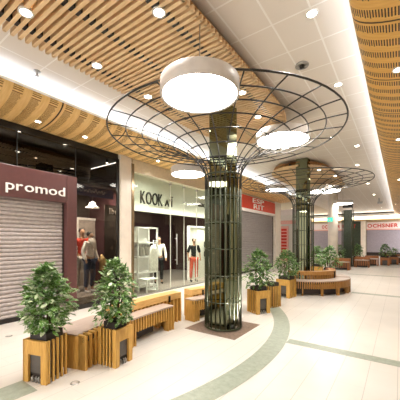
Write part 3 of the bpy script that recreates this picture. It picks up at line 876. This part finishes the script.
# ------------------------------------------------------------------ mannequins
def skin(name, joints, edges, radii, mat, parent, sub=2):
    me = bpy.data.meshes.new(name); me.from_pydata([Vector(j) for j in joints], edges, []); me.update()
    o = bpy.data.objects.new(name, me); COL.objects.link(o)
    o.modifiers.new('skin', 'SKIN'); sd = me.skin_vertices[0].data
    for i, r in enumerate(radii):
        rr = r if isinstance(r, tuple) else (r, r); sd[i].radius = rr; sd[i].use_root = (i == 0)
    m = o.modifiers.new('sub', 'SUBSURF'); m.levels = sub; m.render_levels = sub
    dg = bpy.context.evaluated_depsgraph_get()
    me2 = bpy.data.meshes.new_from_object(o.evaluated_get(dg)); me2.name = name
    bpy.data.objects.remove(o); bpy.data.meshes.remove(me)
    for p in me2.polygons: p.use_smooth = True
    return link(name, me2, mat, parent)
def mannequin(label, loc, rz, H, top, legs, legm, extras=(), armpose=0, hair='hair', skin_m='skin', longsleeve=True, shoes='c_black'):
    t = thing('mannequin', label, 'mannequin', loc, rz, 'dressed shop window figures')
    k = H / 1.75
    P = lambda x, y, z: (x * k, y * k, z * k)
    sx = .045 + armpose
    J = [P(0, 0, .95), P(0, .01, 1.12), P(0, 0, 1.36), P(0, 0, 1.48), P(0, -.01, 1.56), P(0, -.015, 1.64), P(0, -.01, 1.715),
         P(.09, 0, .9), P(.10, -.02, .5), P(.10, .02, .09), P(.10, -.12, .03),
         P(-.09, 0, .9), P(-.11, .02, .5), P(-.12, .04, .09), P(-.12, -.1, .03),
         P(.17, 0, 1.42), P(.2 + sx, .03, 1.15), P(.2 + sx, -.08, .93), P(.2 + sx, -.11, .84),
         P(-.17, 0, 1.42), P(-.2 - sx, .03, 1.15), P(-.2 - sx, -.08, .93), P(-.2 - sx, -.11, .84)]
    E = [(0, 1), (1, 2), (2, 3), (3, 4), (4, 5), (5, 6), (0, 7), (7, 8), (8, 9), (9, 10), (0, 11), (11, 12), (12, 13), (13, 14), (2, 15), (15, 16), (16, 17), (17, 18), (2, 19), (19, 20), (20, 21), (21, 22)]
    Rr = [(.13, .1), (.11, .085), (.14, .095), .05, .055, (.08, .095), (.06, .07), .08, .055, .035, .03, .08, .055, .035, .03, .05, .038, .028, .03, .05, .038, .028, .03]
    Rr = [tuple(v * k for v in r) if isinstance(r, tuple) else r * k for r in Rr]
    skin('body', J, E, Rr, skin_m, t)
    # garments
    tj = [J[0], J[1], J[2], P(0, 0, 1.44), J[15], J[16], J[19], J[20]]; te = [(0, 1), (1, 2), (2, 3), (2, 4), (4, 5), (2, 6), (6, 7)]
    trr = [(.145, .115), (.12, .1), (.15, .11), .065, .07, .058, .07, .058]
    if longsleeve: tj += [J[17], J[21]]; te += [(5, 8), (7, 9)]; trr += [.045, .045]
    trr = [tuple(v * k for v in r) if isinstance(r, tuple) else r * k for r in trr]
    skin('top', tj, te, trr, top, t)
    lj = [P(0, 0, .98), J[7], J[8], P(.1, .02, .13), J[11], J[12], P(-.12, .04, .13)]; le = [(0, 1), (1, 2), (2, 3), (0, 4), (4, 5), (5, 6)]
    lr = [(.15, .115), .1, .075, .062, .1, .075, .062]
    lr = [tuple(v * k for v in r) if isinstance(r, tuple) else r * k for r in lr]
    skin('trousers', lj, le, lr, legm, t)
    for s in (1, -1):
        ax_, ay = (.10, .02) if s > 0 else (-.12, .04)
        skin('shoe', [P(ax_, ay + .03, .05), P(ax_, ay - .07, .04), P(ax_, ay - .17, .03)], [(0, 1), (1, 2)], [.05 * k, .048 * k, .035 * k], shoes, t, 1)
    if hair: skin('hair', [P(0, .03, 1.6), P(0, .02, 1.68), P(0, -.01, 1.74)], [(0, 1), (1, 2)], [(.085 * k, .075 * k), (.1 * k, .1 * k), (.07 * k, .08 * k)], hair, t, 2)
    m = MB(); ye = -.1
    for s in (1, -1): m.lathe([(0, -.008 * k), (.012 * k, 0), (0, .008 * k)], P(.032 * s, -.105, 1.655), 8)
    m.build('eyes', 'letter_black', t)
    skin('nose', [P(0, -.095, 1.655), P(0, -.118, 1.618)], [(0, 1)], [.012 * k, .016 * k], skin_m, t, 1)
    MB().box(-.025 * k, .025 * k, -.112 * k, -.09 * k, 1.578 * k, 1.588 * k).build('mouth', 'maroon', t)
    return t
TX = -6.5
m1 = mannequin('figure in white scarf and blue jeans in the dark display window', (TX, fy(90, TX), .26), R(105), 1.56, 'c_white', None, 'c_jeans', shoes='c_white')
MB().tube([(.30, -.1, .95), (.33, -.14, .8), (.33, -.14, .55)], [.03, .09, .11], 10).build('tan_handbag', 'c_tan', m1)
skin('scarf', [(0, -.02, 1.40), (0, -.11, 1.30), (.03, -.13, 1.12)], [(0, 1), (1, 2)], [(.13, .09), (.1, .06), (.06, .04)], 'c_white', m1)
mannequin('figure in red top and pale trousers at the left of the display window', (TX - .3, fy(82, TX - .3), .26), R(75), 1.66, 'c_red', None, 'c_pale', shoes='c_white')
mannequin('figure in white top and dark trousers inside the glazed shop', (-7.2, fy(159, -7.2), .01), R(55), 1.72, 'c_white', None, 'c_black')
mannequin('figure in black top and coral trousers near the white display panel', (-6.45, fy(194, -6.45), .01), R(50), 1.66, 'c_black', None, 'c_coral', longsleeve=False)

# ------------------------------------------------------------------ shop furniture
# framed mirror and pendant in the display window
t = thing('framed_mirror', 'tall pale framed panel in the display window', 'mirror', (-7.6, fy(89, -7.6), .26))
h = .42
MB().box(-.02, .03, h - .07, h, 0, 2.0).box(-.02, .03, -h, -h + .07, 0, 2.0).box(-.02, .03, -h + .07, h - .07, 1.93, 2.0).build('frame', 'c_pale', t)
MB().box(-.015, .0, -h + .07, h - .07, 0, 1.93).build('mirror_panel', 'shop_grey', t)
p = Vector((-6.45, fy(92.5, -6.45), fz(92.5, 208, -6.45)))
t = thing('window_pendant', 'small white pendant shade hanging in the display window', 'pendant lamp', p)
MB().lathe([(.17, 0), (.16, .03), (.10, .05), (.085, .12), (.05, .15), (.02, .16), (.015, .14), (.05, .13), (.07, .1), (.08, .05), (.15, .02), (.17, 0)], n=24).build('shade', 'letter_white', t)
MB().tube([(0, 0, .15), (0, 0, 2.98 - p.z)], .005, 6).build('cable', 'cable', t)
MB().lathe([(0, -.0), (.04, .03), (.03, .07), (0, .08)], n=12).build('bulb', 'window_lens', t)
z0, z1 = fz(96, 197, -6.35), fz(96, 188, -6.35)
t = thing('hanging_banner', 'dark blue banner strip hung across the display window', 'banner', (-6.35, (py1 + gy1) / 2, z0))
MB().box(-.01, .01, -(gy1 - py1) / 2 + .02, (gy1 - py1) / 2 + .1, 0, z1 - z0).build('banner_cloth', 'blue', t)
m = MB(); r3 = random.Random(4); yy = -.42
pts = []
for i in range(36): pts.append((.014, yy + i * .024, .13 + .045 * math.sin(i * 1.7) + .02 * math.sin(i * .9)))
m.tube(pts, .006, 5); m.build('script_flourish', 'c_pale', t)
for s in (-.4, .4): MB().tube([(0, s, z1 - z0), (0, s, 2.99 - z0)], .003, 5).build('hanging_wire', 'cable', t)
for (px, py) in ((107, 163), (36, 158)):
    y = fy(px, -6.3)
    t = thing('shop_spotlight', 'small bright spotlight behind the tinted glass, ' + ('above the display window' if px > 80 else 'above the plum fascia'), 'spotlight', (-6.3, y, fz(px, py, -6.3)), 0, 'shop spotlights')
    MB().lathe([(.03, 0), (.035, .02), (.03, .09), (0, .09)], n=12).build('spot_housing', 'black_metal', t)
    MB().lathe([(0, -.004), (.027, -.002), (.027, .01), (0, .01)], n=12).build('spot_lens', 'window_lens', t)
    MB().tube([(0, 0, .09), (0, 0, 3.87 - t.location.z)], .008, 6).build('spot_stem', 'black_metal', t)

# white shelf rack with garments
RX = -6.75
ry = fy(143.5, RX); rw = .42
t = thing('clothes_rack', 'tall white open shelf rack inside the glazed shop', 'clothes rack', (RX, ry, .01))
m = MB()
for s in (-1, 1):
    for xx in (-.2, .2): m.box(xx - .02, xx + .02, s * rw - .025, s * rw + .025, 0, 2.0)
m.build('posts', 'shelf_white', t)
for z in (.12, .55, 1.05, 1.5, 1.98): MB().box(-.22, .22, -rw, rw, z - .02, z + .02).build('shelf', 'shelf_white', t)
MB().box(-.24, -.22, -rw, rw, 0, 2.0).build('back_panel', 'shelf_white', t)
cols = ['c_white', 'c_pale', 'c_white', 'c_pale', 'c_white', 'c_dark']
gl = ('white garment', 'pale grey garment', 'cream folded garment', 'light grey garment', 'white blouse', 'dark brown garment')
def garment(name, label, loc, rz, w, h, mat, group):
    g = thing(name, label, 'garment', loc, rz, group)
    m = MB(); n = 8
    vs = []; fs = []
    for j in range(7):
        v = j / 6; ww = w * (.55 + .45 * min(1, v * 3)) * (1 + .15 * v)
        for i in range(n + 1):
            u = i / n * 2 - 1
            for dz in (.035, -.035): vs.append((dz * (1 - .5 * abs(u)) + .02 * math.sin(i * 2.1) * v, u * ww, h * (1 - v)))
    st = 2 * (n + 1)
    for j in range(6):
        for i in range(n):
            a = j * st + 2 * i
            fs += [(a, a + 2, a + st + 2, a + st), (a + 1, a + st + 1, a + st + 3, a + 3)]
        fs += [(j * st, j * st + st, j * st + st + 1, j * st + 1), (j * st + 2 * n, j * st + 2 * n + 1, j * st + st + 2 * n + 1, j * st + st + 2 * n)]
    for i in range(n): fs += [(2 * i, 2 * i + 1, 2 * i + 3, 2 * i + 2), (6 * st + 2 * i, 6 * st + 2 * i + 2, 6 * st + 2 * i + 3, 6 * st + 2 * i + 1)]
    m.add(vs, fs, True); m.build('cloth', mat, g)
    MB().tube([(0, -w * .5, h + .0), (0, 0, h + .05), (0, w * .5, h + .0)], .006, 6).tube([(0, 0, h + .05), (0, 0, h + .1)], .004, 6).build('hanger', 'steel', g)
    return g
for i in range(6):
    yy = ry - .33 + .13 * i
    garment('hanging_garment', gl[i] + (' hanging first' if i == 0 else ' hanging') + ' in the white shelf rack, ' + ('left end', 'second from the left', 'left of the middle', 'right of the middle', 'second from the right', 'right end')[i], (RX + .02, yy, 1.1), R(75), .12, .28, cols[i], 'garments in the white rack')
garment('hanging_dress', 'long white draped dress beside the white rack', (-6.38, fy(153.5, -6.38), .62), R(10), .2, .8, 'c_white', None)
t = thing('dress_stand', 'slim white stand carrying the draped dress', 'stand', (-6.46, fy(153.5, -6.46), .01))
MB().lathe([(.16, 0), (.16, .015), (.02, .03), (.014, .06), (.014, 1.58), (0, 1.59)], n=20).build('pole', 'shelf_white', t)
MB().tube([(0, 0, 1.56), (.13, .02, 1.56)], .008, 6).build('hook_arm', 'shelf_white', t)
t = thing('display_stool', 'low white open box stool at the foot of the rack', 'stool', (-6.27, fy(148, -6.27), .01))
MB().box(-.2, .2, -.24, .24, .38, .42).build('stool_top', 'shelf_white', t)
for xx in (-.18, .18):
    for yy in (-.22, .22): MB().box(xx - .02, xx + .02, yy - .02, yy + .02, 0, .38).build('leg', 'shelf_white', t)
for xx in (-.18, .18): MB().box(xx - .015, xx + .015, -.2, .2, .12, .16).build('stretcher', 'shelf_white', t)
# white display panel with two bags
PX = -6.85
ya, yb = fy(189, PX), fy(214, PX)
t = thing('display_board', 'white display panel at the right of the glazed shop', 'display panel', (PX, (ya + yb) / 2, .01))
MB().box(-.05, 0, -(yb - ya) / 2, (yb - ya) / 2, 0, 2.1).build('panel', 'pale_green', t)
MB().box(-.06, .04, -(yb - ya) / 2 - .05, (yb - ya) / 2 + .05, 2.1, 2.16).build('top_cap', 'shelf_white', t)
MB().box(-.06, .04, -(yb - ya) / 2 - .05, -(yb - ya) / 2, 0, 2.1).build('side_post', 'shelf_white', t)
for i, (py, lab) in enumerate(((243, 'upper dark handbag hung on the white display panel'), (252.5, 'lower dark handbag hung on the white display panel'))):
    b = thing('handbag', lab, 'handbag', (PX + .07, fy(205.5, PX), fz(205.5, py + 4, PX)), 0, 'dark handbags on the display panel')
    MB().box(-.06, .06, -.15, .15, 0, .24).build('bag_body', 'c_dark', b, bevel=.03)
    MB().tube([(0, -.09, .23), (0, -.07, .3), (0, .07, .3), (0, .09, .23)], .01, 6).build('bag_strap', 'c_dark', b)
# far red banner sign in front of white shop
t = thing('vertical_banner', 'tall red lettered banner on the white far shop', 'banner', (-6.85, 20.1, .0))
MB().box(-.32, .32, -.02, .03, 0, 2.6).build('banner_panel', 'sign_pink', t)
m = MB()
for i in range(9): m.box(-.2, .2, -.03, -.021, .42 + i * .23, .58 + i * .23)
m.build('banner_marks', 'sign_red', t)

# ------------------------------------------------------------------ light
def area(name, loc, rot, sx, sy, power, color):
    l = bpy.data.lights.new(name, 'AREA'); l.shape = 'RECTANGLE'; l.size = sx; l.size_y = sy; l.energy = power; l.color = color
    o = bpy.data.objects.new(name, l); COL.objects.link(o); o.location = loc; o.rotation_euler = rot
    return o
# cove strips behind the lips of both bulkheads, shining up at the ceiling
area('cove_strip_light', (-5.24, (Y0 + 16.9) / 2, 4.12), (0, R(-112), 0), .06, 16.9 - Y0, 85, (.66, .8, 1))
area('cove_strip_light', (-.24, (Y0 + 31.5) / 2, 4.12), (0, R(112), 0), .06, 31.5 - Y0, 80, (.8, .88, 1))
# unseen area lights added to brighten the shop interiors
area('shop_fill_light', (-6.6, (ky0 + ky1) / 2, 2.88), (0, 0, 0), .25, ky1 - ky0 - .4, 160, (1, .95, .86))
area('fascia_fill_light', (-6.12, (ky0 + ky1) / 2, 2.44), (R(180), 0, 0), .05, ky1 - ky0 - .2, 16, (1, .97, .9))
area('window_fill_light', (-6.5, 4.2, 2.96), (0, 0, 0), .1, 1.2, 90, (1, .93, .82))  # added fill for the figures in the window, no fitting drawn
for (y, x) in ((fy(144, -6.7), -6.35), (fy(158, -7.0), -6.8), (fy(194, -6.5), -6.3), (9.6, -6.4)):  # spots added to lift the brightness of rack and figures
    t = thing('shop_spotlight', {0: 'added ceiling spot brightening the white rack in the glazed shop', 1: 'added ceiling spot brightening the figure in white top in the glazed shop', 2: 'added ceiling spot brightening the figure in coral trousers', 3: 'added ceiling spot deep at the right of the glazed shop'}[[fy(144, -6.7), fy(158, -7.0), fy(194, -6.5), 9.6].index(y)], 'spotlight', (x, y, 2.8), 0, 'shop spotlights')
    MB().lathe([(.035, 0), (.04, .02), (.04, .1), (0, .1)], n=12).build('spot_housing', 'black_metal', t)
    MB().lathe([(0, -.004), (.03, -.002), (.03, .01), (0, .01)], n=12).build('spot_lens', 'window_lens', t)
    l = bpy.data.lights.new('shop_fill_beam', 'SPOT'); l.energy = 110; l.spot_size = R(75); l.spot_blend = .6; l.shadow_soft_size = .04; l.color = (1, .96, .9)
    o = bpy.data.objects.new('shop_fill_beam', l); COL.objects.link(o); o.parent = t; o.location = (0, 0, -.02)
# far beam cove
area('far_cove_light', (-6, 32.75, 3.7), (R(180), 0, 0), 14, .3, 500, (1, .95, .85))

w = bpy.data.worlds.new('world'); scene.world = w; w.use_nodes = True
bg = w.node_tree.nodes['Background']; bg.inputs[0].default_value = (1, .98, .96, 1); bg.inputs[1].default_value = 2.6

vs_ = scene.view_settings
scene.display_settings.display_device = 'sRGB'
vs_.view_transform = 'Standard'; vs_.look = 'None'; vs_.gamma = 1; vs_.use_curve_mapping = False
vs_.exposure = 0.88
scene.cycles.max_bounces = 8
scene.cycles.transparent_max_bounces = 16
scene.cycles.use_denoising = True
scene.cycles.sample_clamp_indirect = 6
